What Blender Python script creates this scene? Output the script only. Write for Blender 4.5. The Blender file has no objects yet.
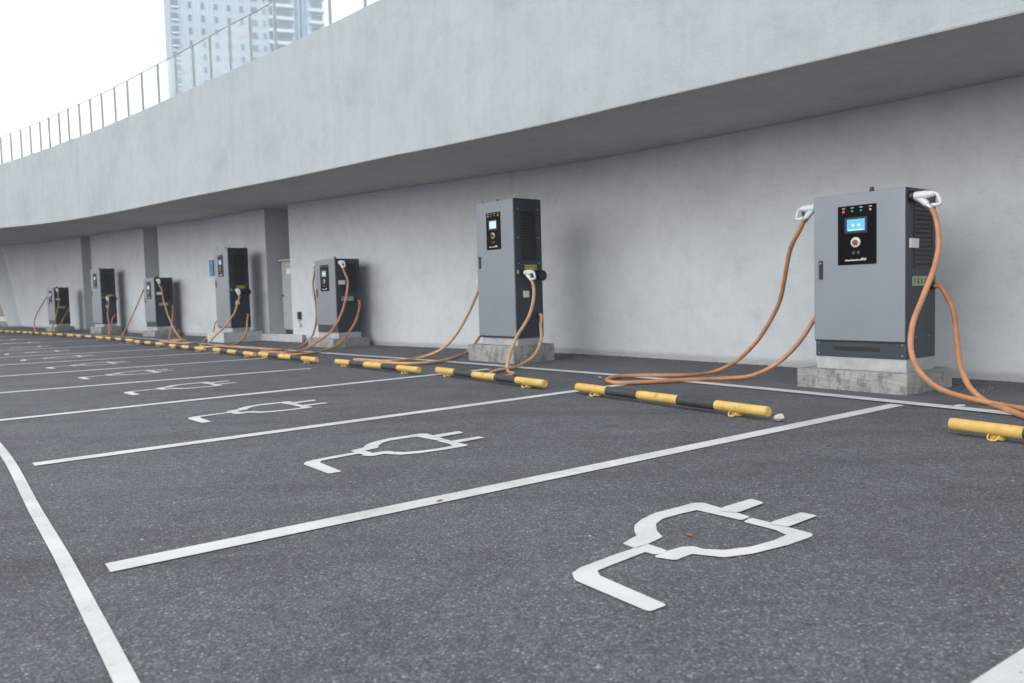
import bpy, bmesh, math, random
from mathutils import Vector, Matrix
random.seed(7)
sc = bpy.context.scene
COL = sc.collection
R = math.radians
HAZE = True

# ------------------------------------------------------------------ helpers
def tag(o, label=None, cat=None, group=None, kind=None):
    if label: o['label'] = label
    if cat: o['category'] = cat
    if group: o['group'] = group
    if kind: o['kind'] = kind
    return o

def empty(name, loc, rz=0, **k):
    o = bpy.data.objects.new(name, None)
    o.location = loc; o.rotation_euler = (0, 0, rz); o.empty_display_size = .2
    COL.objects.link(o)
    return tag(o, **k)

class MB:
    """collects shapes and links them as ONE mesh object"""
    def __init__(s): s.bm = bmesh.new()
    def box(s, x0, y0, z0, x1, y1, z1, M=None, bev=0):
        b = bmesh.new()
        r = bmesh.ops.create_cube(b, size=1)
        for v in b.verts:
            v.co = Vector((x0+(x1-x0)*(v.co.x+.5), y0+(y1-y0)*(v.co.y+.5), z0+(z1-z0)*(v.co.z+.5)))
        if bev: bmesh.ops.bevel(b, geom=b.edges[:], offset=bev, segments=2, profile=.6, affect='EDGES')
        return s.add(b, M)
    def add(s, b, M=None):
        if M is not None: b.transform(M)
        me = bpy.data.meshes.new('t'); b.to_mesh(me); b.free(); s.bm.from_mesh(me); bpy.data.meshes.remove(me)
        return s
    def cyl(s, p, q, r, r2=None, n=20, bev=0):
        p, q = Vector(p), Vector(q); d = q-p
        b = bmesh.new()
        bmesh.ops.create_cone(b, cap_ends=True, segments=n, radius1=r, radius2=r if r2 is None else r2, depth=d.length)
        if bev:
            ed = [e for e in b.edges if abs(abs(e.verts[0].co.z)-d.length/2) < 1e-5 and abs(e.verts[0].co.z-e.verts[1].co.z) < 1e-5]
            bmesh.ops.bevel(b, geom=ed, offset=bev, segments=2, profile=.5, affect='EDGES')
        M = Matrix.Translation((p+q)/2) @ d.to_track_quat('Z', 'Y').to_matrix().to_4x4()
        return s.add(b, M)
    def tube(s, pts, r, n=10, step=.05, caps=True):
        P = spline(pts, step)
        b = bmesh.new(); rings = []
        up = Vector((0, 0, 1)); prev = None
        for i, p in enumerate(P):
            t = (P[min(i+1, len(P)-1)]-P[max(i-1, 0)]).normalized()
            a = t.cross(up) if prev is None else prev - t*prev.dot(t)
            if a.length < 1e-4: a = t.cross(Vector((1, 0, 0)))
            a.normalize(); prev = a; c = t.cross(a)
            rings.append([b.verts.new(p+(a*math.cos(2*math.pi*k/n)+c*math.sin(2*math.pi*k/n))*r) for k in range(n)])
        for A, B in zip(rings, rings[1:]):
            for k in range(n): b.faces.new((A[k], A[(k+1) % n], B[(k+1) % n], B[k]))
        if caps: b.faces.new(rings[0][::-1]); b.faces.new(rings[-1])
        bmesh.ops.recalc_face_normals(b, faces=b.faces[:])
        return s.add(b)
    def prism(s, poly, z0, z1, M=None, bev=0):
        b = bmesh.new()
        lo = [b.verts.new((x, y, z0)) for x, y in poly]; hi = [b.verts.new((x, y, z1)) for x, y in poly]
        n = len(poly)
        b.faces.new(lo[::-1]); b.faces.new(hi)
        for i in range(n): b.faces.new((lo[i], lo[(i+1) % n], hi[(i+1) % n], hi[i]))
        bmesh.ops.recalc_face_normals(b, faces=b.faces[:])
        if bev: bmesh.ops.bevel(b, geom=b.edges[:], offset=bev, segments=2, profile=.6, affect='EDGES')
        return s.add(b, M)
    def loft(s, rows):
        """closed grid: rows of equal-length closed loops"""
        b = bmesh.new(); V = [[b.verts.new(p) for p in r] for r in rows]; n = len(rows[0])
        for A, B in zip(V, V[1:]):
            for k in range(n): b.faces.new((A[k], A[(k+1) % n], B[(k+1) % n], B[k]))
        b.faces.new(V[0][::-1]); b.faces.new(V[-1])
        bmesh.ops.recalc_face_normals(b, faces=b.faces[:])
        return s.add(b)
    def build(s, name, mat, parent=None, smooth=False, **k):
        me = bpy.data.meshes.new(name); s.bm.to_mesh(me); s.bm.free()
        o = bpy.data.objects.new(name, me); COL.objects.link(o)
        me.materials.append(mat)
        if parent: o.parent = parent
        if smooth:
            for p in me.polygons: p.use_smooth = True
            try: me.set_sharp_from_angle(angle=R(35))
            except Exception: pass
        return tag(o, **k)

def spline(pts, step=.05):
    P = [Vector(p) for p in pts]
    if len(P) < 3:
        return P
    out = []
    Q = [P[0]*2-P[1]] + P + [P[-1]*2-P[-2]]
    for i in range(1, len(Q)-2):
        p0, p1, p2, p3 = Q[i-1:i+3]
        t0 = 0; t1 = max((p1-p0).length, 1e-3)**.5; t2 = t1+max((p2-p1).length, 1e-3)**.5; t3 = t2+max((p3-p2).length, 1e-3)**.5
        n = max(2, int((p2-p1).length/step))
        for k in range(n):
            t = t1+(t2-t1)*k/n
            A1 = p0*((t1-t)/(t1-t0))+p1*((t-t0)/(t1-t0)); A2 = p1*((t2-t)/(t2-t1))+p2*((t-t1)/(t2-t1)); A3 = p2*((t3-t)/(t3-t2))+p3*((t-t2)/(t3-t2))
            B1 = A1*((t2-t)/(t2-t0))+A2*((t-t0)/(t2-t0)); B2 = A2*((t3-t)/(t3-t1))+A3*((t-t1)/(t3-t1))
            out.append(B1*((t2-t)/(t2-t1))+B2*((t-t1)/(t2-t1)))
    out.append(P[-1])
    return out

def kids(o): return [c for c in bpy.data.objects if c.parent == o]
def copy_tree(o, parent=None):
    c = o.copy(); COL.objects.link(c); c.parent = parent
    for ch in kids(o):
        if ch != c: copy_tree(ch, c)
    return c

# ------------------------------------------------------------------ materials
def nodes(name):
    m = bpy.data.materials.new(name); m.use_nodes = True
    nt = m.node_tree; b = nt.nodes['Principled BSDF']
    return m, nt, b
def N(nt, t, **k):
    n = nt.nodes.new(t)
    for a, v in k.items():
        if a in n.inputs: n.inputs[a].default_value = v
        else: setattr(n, a, v)
    return n
def coord(nt, scale=(1, 1, 1), obj=False):
    tc = N(nt, 'ShaderNodeTexCoord'); mp = N(nt, 'ShaderNodeMapping'); mp.inputs['Scale'].default_value = scale
    nt.links.new(tc.outputs['Object'], mp.inputs['Vector'])
    return mp.outputs['Vector']
def noise(nt, vec, scale, detail=4, rough=.55):
    n = N(nt, 'ShaderNodeTexNoise', Scale=scale, Detail=detail, Roughness=rough)
    nt.links.new(vec, n.inputs['Vector']); return n.outputs['Fac']
def ramp(nt, fac, stops):
    r = N(nt, 'ShaderNodeValToRGB'); e = r.color_ramp.elements
    while len(e) < len(stops): e.new(.5)
    for el, (p, c) in zip(e, stops):
        el.position = p; el.color = (*c, 1) if isinstance(c, tuple) else (c, c, c, 1)
    nt.links.new(fac, r.inputs['Fac']); return r.outputs['Color']
def mix(nt, a, b, fac, mode='MIX'):
    m = N(nt, 'ShaderNodeMix', data_type='RGBA', blend_type=mode)
    for s, v in ((6, a), (7, b)):
        if hasattr(v, 'links'): nt.links.new(v, m.inputs[s])
        else: m.inputs[s].default_value = (*v, 1)
    if hasattr(fac, 'links'): nt.links.new(fac, m.inputs[0])
    else: m.inputs[0].default_value = fac
    return m.outputs[2]
def bump(nt, b, h, strength, dist=.01):
    n = N(nt, 'ShaderNodeBump', Strength=strength, Distance=dist)
    nt.links.new(h, n.inputs['Height']); nt.links.new(n.outputs['Normal'], b.inputs['Normal'])

def simple(name, col, rough=.5, metal=0, var=.12, scale=6, spec=.5, bmp=0):
    m, nt, b = nodes(name)
    v = coord(nt); f = noise(nt, v, scale, 5)
    c = ramp(nt, f, [(.3, tuple(x*(1-var) for x in col)), (.7, tuple(min(1, x*(1+var)) for x in col))])
    nt.links.new(c, b.inputs['Base Color'])
    b.inputs['Roughness'].default_value = rough; b.inputs['Metallic'].default_value = metal
    b.inputs['Specular IOR Level'].default_value = spec
    if bmp: bump(nt, b, noise(nt, v, 60, 3), bmp, .004)
    return m

def concrete(name, base, dark, streak=.35, fine=120):
    """cast concrete with faint vertical run marks, blotches and fine pores"""
    m, nt, b = nodes(name)
    v = coord(nt)
    big = noise(nt, v, .7, 5, .6)
    c = ramp(nt, big, [(.25, dark), (.5, base), (.8, tuple(min(1, x*1.07) for x in base))])
    vs = coord(nt, (5, 5, .35)); st = noise(nt, vs, 1.5, 6, .65)
    s = ramp(nt, st, [(.35, .80), (.55, 1.0), (.75, 1.03)])
    c = mix(nt, c, s, streak, 'MULTIPLY')
    hs = coord(nt, (1.5, 1.5, 9)); hz = noise(nt, hs, 6, 6, .7)
    c = mix(nt, c, ramp(nt, hz, [(.3, .90), (.6, 1.02)]), .4, 'MULTIPLY')
    bl = noise(nt, v, 3.5, 7, .75)
    c = mix(nt, c, ramp(nt, bl, [(.3, .86), (.5, 1.0), (.7, 1.05)]), .7, 'MULTIPLY')
    f = noise(nt, v, fine, 2, .6)
    c = mix(nt, c, ramp(nt, f, [(.3, .80), (.5, 1.0), (.7, 1.05)]), .6, 'MULTIPLY')
    nt.links.new(c, b.inputs['Base Color'])
    b.inputs['Roughness'].default_value = .85; b.inputs['Specular IOR Level'].default_value = .25
    if base[0] > .5:   # darker, uneven-edged band along the foot of the wall (object z is height above ground)
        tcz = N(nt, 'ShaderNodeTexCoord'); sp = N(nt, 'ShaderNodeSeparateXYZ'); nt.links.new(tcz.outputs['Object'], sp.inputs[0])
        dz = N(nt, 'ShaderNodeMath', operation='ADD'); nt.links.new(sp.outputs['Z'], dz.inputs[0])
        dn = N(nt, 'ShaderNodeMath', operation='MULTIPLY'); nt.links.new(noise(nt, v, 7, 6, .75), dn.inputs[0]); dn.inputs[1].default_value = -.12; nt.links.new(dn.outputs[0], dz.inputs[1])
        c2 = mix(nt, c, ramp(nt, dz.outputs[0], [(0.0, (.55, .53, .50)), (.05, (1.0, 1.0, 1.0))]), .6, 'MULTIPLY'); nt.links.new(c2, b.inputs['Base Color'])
    bump(nt, b, mix(nt, f, noise(nt, v, 28, 5, .7), .5), .4, .008)
    return m

def asphalt():
    m, nt, b = nodes('asphalt')
    v = coord(nt)
    vo = N(nt, 'ShaderNodeTexVoronoi', Scale=150.0); nt.links.new(v, vo.inputs['Vector'])
    sep = N(nt, 'ShaderNodeSeparateColor'); nt.links.new(vo.outputs['Color'], sep.inputs['Color'])
    c = ramp(nt, sep.outputs[0], [(0, (.064, .069, .079)), (.5, (.096, .103, .116)), (.88, (.138, .146, .161)), (.985, (.22, .225, .232)), (1, (.34, .345, .35))])
    edge = ramp(nt, vo.outputs['Distance'], [(.25, 1.0), (.8, .62)])
    c = mix(nt, c, edge, .8, 'MULTIPLY')
    med = noise(nt, v, 22, 4, .7)
    c = mix(nt, c, ramp(nt, med, [(.3, .74), (.7, 1.18)]), .8, 'MULTIPLY')
    big = noise(nt, v, .55, 5, .6)
    c = mix(nt, c, ramp(nt, big, [(.3, .84), (.5, 1.0), (.7, 1.10)]), 1, 'MULTIPLY')
    mid = noise(nt, v, 3.2, 6, .65)
    c = mix(nt, c, ramp(nt, mid, [(.32, .86), (.5, 1.0), (.7, 1.07)]), 1, 'MULTIPLY')
    # wheel tracks running out of the bays, and a few old oil drips
    tm = N(nt, 'ShaderNodeMapping'); tm.inputs['Rotation'].default_value = (0, 0, R(-38)); tm.inputs['Scale'].default_value = (.25, 2.6, 1)
    nt.links.new(N(nt, 'ShaderNodeTexCoord').outputs['Object'], tm.inputs['Vector'])
    tr = noise(nt, tm.outputs['Vector'], 1.1, 5, .6)
    c = mix(nt, c, ramp(nt, tr, [(.36, .80), (.5, 1.0), (.66, 1.05)]), .8, 'MULTIPLY')
    vo3 = N(nt, 'ShaderNodeTexVoronoi', Scale=1.1); nt.links.new(v, vo3.inputs['Vector'])
    dd = N(nt, 'ShaderNodeMath', operation='ADD'); nt.links.new(vo3.outputs['Distance'], dd.inputs[0])
    nn = N(nt, 'ShaderNodeMath', operation='MULTIPLY'); nt.links.new(noise(nt, v, 14, 4, .7), nn.inputs[0]); nn.inputs[1].default_value = .16
    nt.links.new(nn.outputs[0], dd.inputs[1])
    c = mix(nt, c, ramp(nt, dd.outputs[0], [(.115, .60), (.17, 1.0)]), .8, 'MULTIPLY')
    # sparse pale chips and grit
    v2 = N(nt, 'ShaderNodeTexVoronoi', Scale=9.0); nt.links.new(v, v2.inputs['Vector'])
    chip = ramp(nt, v2.outputs['Distance'], [(.045, 1.0), (.075, 0.0)])
    s2 = N(nt, 'ShaderNodeSeparateColor'); nt.links.new(v2.outputs['Color'], s2.inputs['Color'])
    gate = ramp(nt, s2.outputs[1], [(.80, 0.0), (.86, 1.0)])
    c = mix(nt, c, (.40, .40, .39), mix(nt, chip, gate, 1, 'MULTIPLY'))
    nt.links.new(c, b.inputs['Base Color'])
    b.inputs['Roughness'].default_value = .82; b.inputs['Specular IOR Level'].default_value = .3
    h = mix(nt, ramp(nt, vo.outputs['Distance'], [(0, 1.0), (.7, 0.0)]), med, .35)
    bump(nt, b, h, .55, .006)
    return m

def asphalt_apron():
    """smoother, darker patch of newer asphalt next to the wall, dusty"""
    m, nt, b = nodes('apron_asphalt')
    v = coord(nt)
    f = noise(nt, v, 90, 3, .7)
    c = ramp(nt, f, [(.3, (.07, .074, .082)), (.55, (.105, .11, .12)), (.75, (.17, .175, .185))])
    d = noise(nt, v, 1.6, 7, .7)
    c = mix(nt, c, (.16, .158, .155), ramp(nt, d, [(.5, 0.0), (.72, .6)]))
    nt.links.new(c, b.inputs['Base Color']); b.inputs['Roughness'].default_value = .85
    b.inputs['Specular IOR Level'].default_value = .3
    bump(nt, b, f, .4, .005)
    return m

def road_paint(name='road_paint', wear=.455):
    """white paint worn through to asphalt in small flecks"""
    m, nt, b = nodes(name)
    v = coord(nt)
    f = noise(nt, v, 110, 3, .7); g = noise(nt, v, 2.2, 6, .7)
    c = ramp(nt, g, [(.3, (.41, .42, .42)), (.6, (.54, .545, .545))])
    add = N(nt, 'ShaderNodeMath', operation='ADD'); nt.links.new(f, add.inputs[0])
    sc2 = N(nt, 'ShaderNodeMath', operation='MULTIPLY'); nt.links.new(g, sc2.inputs[0]); sc2.inputs[1].default_value = .35
    nt.links.new(sc2.outputs[0], add.inputs[1])
    k = ramp(nt, add.outputs[0], [(wear, 1.0), (wear+.09, 0.0)])
    c = mix(nt, c, (.16, .165, .175), k)
    nt.links.new(c, b.inputs['Base Color']); b.inputs['Roughness'].default_value = .7
    b.inputs['Specular IOR Level'].default_value = .3
    bump(nt, b, f, .35, .003)
    return m

def emissive(name, col, e, strength):
    m, nt, b = nodes(name)
    b.inputs['Base Color'].default_value = (*col, 1); b.inputs['Emission Color'].default_value = (*e, 1)
    b.inputs['Emission Strength'].default_value = strength; b.inputs['Roughness'].default_value = .2
    return m

def stained_pad():
    m, nt, b = nodes('pad_concrete')
    v = coord(nt)
    c = ramp(nt, noise(nt, v, 3, 6, .7), [(.3, (.22, .22, .215)), (.55, (.34, .34, .33)), (.8, (.42, .42, .41))])
    vs = coord(nt, (3, 3, 1.6)); st = noise(nt, vs, 2.2, 7, .8)
    c = mix(nt, c, ramp(nt, st, [(.40, .40), (.52, 1.0)]), .8, 'MULTIPLY')
    p = noise(nt, v, 70, 3, .7)
    c = mix(nt, c, ramp(nt, p, [(.32, .55), (.46, 1.0)]), .7, 'MULTIPLY')
    nt.links.new(c, b.inputs['Base Color']); b.inputs['Roughness'].default_value = .9
    bump(nt, b, p, .5, .01)
    return m

def yellow_paint():
    m, nt, b = nodes('yellow_paint')
    v = coord(nt)
    c = ramp(nt, noise(nt, v, 9, 5, .65), [(.3, (.50, .32, .075)), (.6, (.65, .43, .115))])
    s = noise(nt, v, 32, 5, .75)
    c = mix(nt, c, (.16, .12, .07), ramp(nt, s, [(.60, 0.0), (.66, .85)]))
    nt.links.new(c, b.inputs['Base Color']); b.inputs['Roughness'].default_value = .5
    bump(nt, b, s, .1, .003)
    return m

M = dict(
    asphalt=asphalt(), apron=asphalt_apron(), paint=road_paint(), paint_worn=road_paint('worn_paint', .56),
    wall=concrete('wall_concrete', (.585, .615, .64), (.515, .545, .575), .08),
    fascia=concrete('fascia_concrete', (.425, .460, .480), (.345, .38, .40), .25),
    soffit=concrete('soffit_concrete', (.50, .50, .49), (.42, .42, .41), .1, 60),
    pad=stained_pad(), curb=simple('curb_concrete', (.47, .485, .50), .85, bmp=.2),
    door=simple('grey_powder_coat', (.222, .242, .268), .38, .25, .04, 3),
    dark=simple('dark_powder_coat', (.026, .038, .054), .45, .0, .08, 4),
    steel=simple('galvanised_steel', (.40, .41, .42), .5, .35, .15, 9),
    black=simple('black_plastic', (.012, .012, .013), .35, 0, .1),
    gloss=simple('gloss_black', (.006, .006, .008), .12, 0, .05, spec=.04),
    white=simple('white_plastic', (.66, .67, .68), .4, 0, .05, 10),
    louvre=simple('louvre_metal', (.035, .045, .058), .5, .2, .1),
    hose=simple('orange_hose', (.45, .21, .10), .5, 0, .22, 7, bmp=.1),
    hose_tan=simple('tan_hose', (.50, .295, .15), .55, 0, .2, 7, bmp=.1),
    yellow=yellow_paint(), band=simple('black_band', (.030, .033, .040), .6, 0, .35, 14, bmp=.2),
    screen=emissive('screen_blue', (.02, .08, .2), (.10, .42, .95), .9),
    screen_pale=emissive('screen_pale', (.2, .25, .3), (.50, .70, .85), .7),
    screen_dim=emissive('screen_dim', (.12, .16, .20), (.40, .52, .62), .35), lamp_off=simple('lamp_off', (.10, .05, .04), .4),
    glyph=emissive('screen_marks', (.5, .7, .9), (.5, .8, 1), .9),
    red=emissive('lamp_red', (.5, .01, .02), (1, .03, .06), 1.6), green=emissive('lamp_green', (.0, .12, .04), (.02, .45, .15), .35),
    amber=emissive('lamp_amber', (.3, .12, .01), (.9, .35, .04), .5),
    gold=simple('gold_ring', (.55, .42, .16), .4, .3), redcore=simple('red_core', (.22, .05, .05), .4),
    cream=simple('cream_ring', (.62, .60, .56), .5), sticker=simple('white_sticker', (.68, .68, .66), .6),
    warn=simple('warning_yellow', (.46, .44, .08), .6), warn_pale=simple('warning_pale', (.38, .42, .26), .6),
    ink=simple('ink', (.02, .02, .02), .6), blue=simple('blue_enamel', (.045, .19, .36), .45, 0, .08),
    chip=simple('chip', (.55, .55, .54), .8), leaf=simple('dry_leaf', (.22, .11, .03), .8), lock=simple('lock_metal', (.4, .4, .4), .3, .8),
    rail=simple('rail_steel', (.40, .43, .44), .45, .4), cap=simple('pale_cap', (.55, .50, .45), .7),
    facade=simple('tower_cladding', (.46, .55, .62), .6, 0, .05, .1), rib=simple('tower_rib', (.60, .66, .70), .6, 0, .04, .1),
    twin=simple('tower_glass', (.16, .22, .29), .25, 0, .1, .3), tband=simple('tower_slab', (.66, .68, .70), .7, 0, .05, .1),
    tblue=simple('tower_blue_glass', (.26, .42, .62), .3, 0, .06, .2), peach=simple('peach_blind', (.60, .46, .42), .7),
    far=simple('far_wall', (.20, .195, .185), .9, 0, .1, .5), farband=simple('far_band', (.52, .47, .42), .9),
)
def glass():
    m, nt, b = nodes('rail_glass')
    b.inputs['Base Color'].default_value = (.88, .95, .95, 1); b.inputs['Roughness'].default_value = .03
    b.inputs['Transmission Weight'].default_value = 1; b.inputs['IOR'].default_value = 1.15
    v = coord(nt); n = noise(nt, v, 3, 3); c = ramp(nt, n, [(.3, (.93, .965, .97)), (.7, (.95, .98, .98))])
    nt.links.new(c, b.inputs['Base Color'])
    return m
M['glass'] = glass()
CABLES = {"C1r": [[3.484, 6.372, 1.54],[3.489, 6.29, 1.28],[3.421, 6.224, 1.077],[3.278, 6.136, 0.824],[3.155, 6.058, 0.607],[3.11, 5.993, 0.416],[3.132, 5.944, 0.279],[3.218, 5.887, 0.158],[3.327, 5.835, 0.092],[3.566, 5.728, 0.024],[3.611, 5.413, 0.024],[3.63, 4.732, 0.024],[3.471, 3.977, 0.024]], "C1r2": [[3.679, 6.745, 0.91],[3.738, 6.642, 0.845],[3.735, 6.514, 0.701],[3.651, 6.308, 0.461],[3.574, 6.116, 0.251],[3.56, 5.958, 0.102],[3.593, 5.833, 0.024],[3.506, 5.481, 0.024],[3.421, 5.127, 0.024],[3.287, 4.283, 0.024],[3.265, 3.711, 0.024]], "C1l": [[2.769, 7.324, 1.54],[2.726, 7.507, 1.311],[2.739, 7.853, 0.806],[2.692, 7.997, 0.599],[2.588, 8.176, 0.352],[2.421, 8.358, 0.138],[2.24, 8.503, 0.024],[1.864, 8.212, 0.024],[1.468, 8.284, 0.024],[1.136, 8.266, 0.024],[0.977, 7.978, 0.024],[1.03, 7.687, 0.024],[1.412, 7.685, 0.024],[1.765, 7.783, 0.024],[2.158, 7.807, 0.024],[2.398, 7.741, 0.05],[2.629, 7.67, 0.167],[2.829, 7.588, 0.382],[3.139, 7.464, 0.905],[3.181, 7.408, 0.91]], "C2r": [[0.298, 10.418, 1.11],[0.31, 10.286, 0.93],[0.24, 10.083, 0.668],[0.052, 9.816, 0.378],[-0.037, 9.638, 0.179],[-0.071, 9.505, 0.024],[0.002, 8.858, 0.024],[-0.077, 8.569, 0.024],[-0.265, 8.895, 0.024],[-0.191, 9.294, 0.024],[-0.062, 9.515, 0.024],[0.108, 9.949, 0.024],[0.295, 10.168, 0.132],[0.398, 10.399, 0.337],[0.4, 10.573, 0.513],[0.417, 10.654, 0.645],[0.373, 10.709, 0.65]], "C2l": [[-0.449, 11.358, 1.11],[-0.611, 11.447, 0.729],[-0.852, 11.542, 0.344],[-1.059, 11.601, 0.15],[-1.388, 11.673, 0.024],[-1.788, 11.169, 0.024],[-2.382, 11.629, 0.024],[-2.101, 11.014, 0.024],[-1.74, 10.82, 0.024],[-1.378, 10.628, 0.024],[-1.064, 10.821, 0.024],[-0.858, 11.589, 0.024],[-0.741, 12.585, 0.024],[-0.611, 12.348, 0.151],[-0.5, 12.088, 0.306],[-0.193, 11.421, 0.645],[-0.149, 11.366, 0.65]], "C3r": [[-3.218, 14.96, 1.54],[-3.126, 14.864, 1.303],[-3.146, 14.731, 0.966],[-3.23, 14.593, 0.636],[-3.391, 14.454, 0.347],[-3.628, 14.323, 0.162],[-3.866, 14.2, 0.024],[-4.044, 13.685, 0.024],[-4.6, 14.14, 0.024],[-4.261, 13.524, 0.024],[-3.795, 13.127, 0.024],[-3.567, 13.205, 0.024],[-3.417, 13.698, 0.024],[-3.225, 14.095, 0.102],[-3.096, 14.451, 0.274],[-3.001, 14.845, 0.523],[-2.984, 15.207, 0.803],[-3.005, 15.293, 0.905],[-3.051, 15.346, 0.91]], "C3l": [[-4.002, 15.855, 1.54],[-4.051, 15.864, 1.274],[-4.013, 15.879, 0.805],[-4.029, 15.889, 0.48],[-4.134, 15.898, 0.191],[-4.326, 15.906, 0.024],[-4.405, 14.595, 0.024],[-5.057, 15.131, 0.024],[-5.777, 15.87, 0.024],[-6.339, 16.422, 0.024]], "C4r": [[-6.422, 18.268, 1.11],[-6.426, 18.229, 1.007],[-6.492, 18.111, 0.707],[-6.695, 17.955, 0.378],[-6.917, 17.816, 0.13],[-6.993, 17.762, 0.024],[-6.805, 16.783, 0.024],[-6.366, 16.11, 0.024],[-6.115, 16.167, 0.024],[-6.114, 17.011, 0.024],[-6.088, 17.358, 0.097],[-6.115, 17.777, 0.258],[-6.248, 18.217, 0.474],[-6.317, 18.51, 0.645],[-6.364, 18.562, 0.65]], "C4l": [[-6.924, 19.187, 0.65],[-7.355, 19.194, 0.47],[-7.445, 19.198, 0.228],[-7.659, 19.202, 0.024],[-7.376, 18.202, 0.024],[-7.526, 17.882, 0.024],[-8.004, 18.285, 0.024],[-8.876, 19.42, 0.024]], "C5r": [[-10.264, 22.61, 1.54],[-10.151, 22.456, 1.433],[-9.857, 21.924, 1.048],[-9.479, 21.318, 0.641],[-9.205, 20.915, 0.391],[-8.961, 20.565, 0.187],[-8.696, 20.239, 0.024],[-8.175, 19.312, 0.024],[-8.177, 18.682, 0.024],[-8.686, 19.332, 0.024],[-8.866, 20.087, 0.024],[-8.434, 19.565, 0.024],[-8.804, 19.829, 0.024],[-9.04, 20.391, 0.163],[-9.546, 21.721, 0.52],[-9.941, 22.683, 0.813],[-10.07, 22.955, 0.905],[-10.118, 23.005, 0.91]], "C5l": [[-11.097, 23.461, 1.54],[-11.318, 23.34, 0.921],[-11.499, 23.253, 0.487],[-11.727, 23.156, 0.024],[-11.336, 22.025, 0.024],[-11.97, 22.553, 0.024],[-12.662, 23.233, 0.024]], "C6r": [[-13.823, 26.512, 1.11],[-13.307, 25.44, 0.67],[-12.806, 24.536, 0.328],[-12.387, 23.672, 0.024],[-11.969, 22.607, 0.024],[-12.413, 23.107, 0.024],[-12.349, 23.535, 0.024],[-13.064, 25.179, 0.311],[-13.501, 26.104, 0.504],[-13.742, 26.763, 0.645],[-13.793, 26.81, 0.65]], "C7r": [[-17.84, 30.46, 1.54],[-17.496, 29.879, 1.134],[-17.177, 29.116, 0.634],[-16.977, 28.572, 0.301],[-16.824, 28.08, 0.024],[-16.694, 27.269, 0.024],[-17.318, 28.053, 0.024],[-16.663, 27.691, 0.024],[-16.669, 28.146, 0.024],[-17.285, 29.757, 0.52],[-17.664, 30.814, 0.905],[-17.716, 30.862, 0.91]], "C7l": [[-18.717, 31.264, 1.54],[-18.51, 30.305, 0.898],[-18.351, 29.694, 0.5],[-17.926, 29.012, 0.024],[-16.961, 27.707, 0.024],[-16.506, 27.311, 0.024]]}
# ------------------------------------------------------------------ ground and markings
def sheet(name, poly, z, mat, sub=None):
    b = bmesh.new(); b.faces.new([b.verts.new((x, y, z)) for x, y in poly])
    bmesh.ops.recalc_face_normals(b, faces=b.faces[:])
    for f in b.faces:
        if f.normal.z < 0: f.normal_flip()
    m = MB(); m.add(b)
    return m.build(name, mat, kind='structure')
sheet('ground', [(-415, -215), (415, -215), (415, 415), (-415, 415)], 0, M['asphalt'])

def strip(name, pts, w, z, mat):
    """flat painted band of width w along a polyline"""
    P = [Vector((x, y, 0)) for x, y in pts]; b = bmesh.new(); L = []; Rr = []
    for i, p in enumerate(P):
        t = (P[min(i+1, len(P)-1)]-P[max(i-1, 0)]).normalized(); n = Vector((-t.y, t.x, 0))
        L.append(b.verts.new((p.x+n.x*w/2, p.y+n.y*w/2, z))); Rr.append(b.verts.new((p.x-n.x*w/2, p.y-n.y*w/2, z)))
    for i in range(len(P)-1): b.faces.new((L[i], Rr[i], Rr[i+1], L[i+1]))
    bmesh.ops.recalc_face_normals(b, faces=b.faces[:])
    for f in b.faces:
        if f.normal.z < 0: f.normal_flip()
    m = MB(); m.add(b); return m.build(name, mat, kind='structure')

def curve2(pts, step=.4): return [(p.x, p.y) for p in spline([(x, y, 0) for x, y in pts], step)]

FRONT = [(5.1, 2.55), (4.35, 3.85), (3.55, 5.22), (3.03, 6.02), (2.29, 7.08), (1.15, 8.58), (.20, 9.68), (-.80, 10.85), (-1.90, 12.05), (-3.0, 13.2), (-5.2, 15.7), (-7.2, 17.9), (-9.0, 20.1), (-11.2, 22.6), (-13.6, 25.2), (-16.2, 27.75), (-18.4, 29.9), (-21.9, 33.3)]
WALLF = [(9.6, .3), (7.2, 3.6), (4.67, 7.0), (2.75, 9.62), (.75, 12.10), (-2.14, 14.92), (-5.05, 17.8)]
apr = curve2(FRONT)
sheet('apron', apr + [(-30, 42), (-20, 46), (12, 20), (12, -1)], .004, M['apron'])
strip('front_line', apr, .145, .008, M['paint'])
strip('aisle_line', curve2([(-.2, .72), (-.60, 1.33), (-.97, 1.84), (-1.26, 2.23), (-1.70, 2.82), (-2.19, 3.46), (-3.28, 4.90), (-4.75, 6.65), (-6.8, 8.7), (-8.9, 10.9), (-10.9, 13.4), (-13.5, 16.9)]), .052, .004, M['paint'])
LINES = [((-.15, .825), (4.30, 3.94)), ((-1.443, 2.66), (2.96, 5.905)), ((-2.843, 4.502), (1.14, 7.72)+()), ((-4.45, 6.21), (-.30, 9.735)),
         ((-5.667, 8.469), (-3.068, 10.301)), ((-7.067, 10.584), (-4.0, 12.76)), ((-8.499, 12.747), (-5.45, 14.63)), ((-9.84, 14.774), (-7.258, 16.228)),
         ((-11.461, 17.222), (-9.136, 18.546)), ((-13.603, 20.459), (-11.5, 21.55)), ((-15.4, 23.0), (-13.895, 23.7)), ((-17.6, 25.6), (-16.4, 26.1)), ((-19.9, 28.1), (-18.7, 28.6))]
for i, (a, b_) in enumerate(LINES):
    a, b_ = Vector(a), Vector(b_[:2])
    d = (b_-a).normalized()
    if i == 3: a = b_-d*5.4
    if i > 3: a = a-d*.55
    strip('bay_line', [tuple(a), tuple(b_)], .112, .0045, M['paint'])
# repainted, worn stub at the end of one line
strip('worn_marking', [(-3.06, 10.307), (-2.76, 10.515)], .105, .0045, M['paint_worn'])

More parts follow.
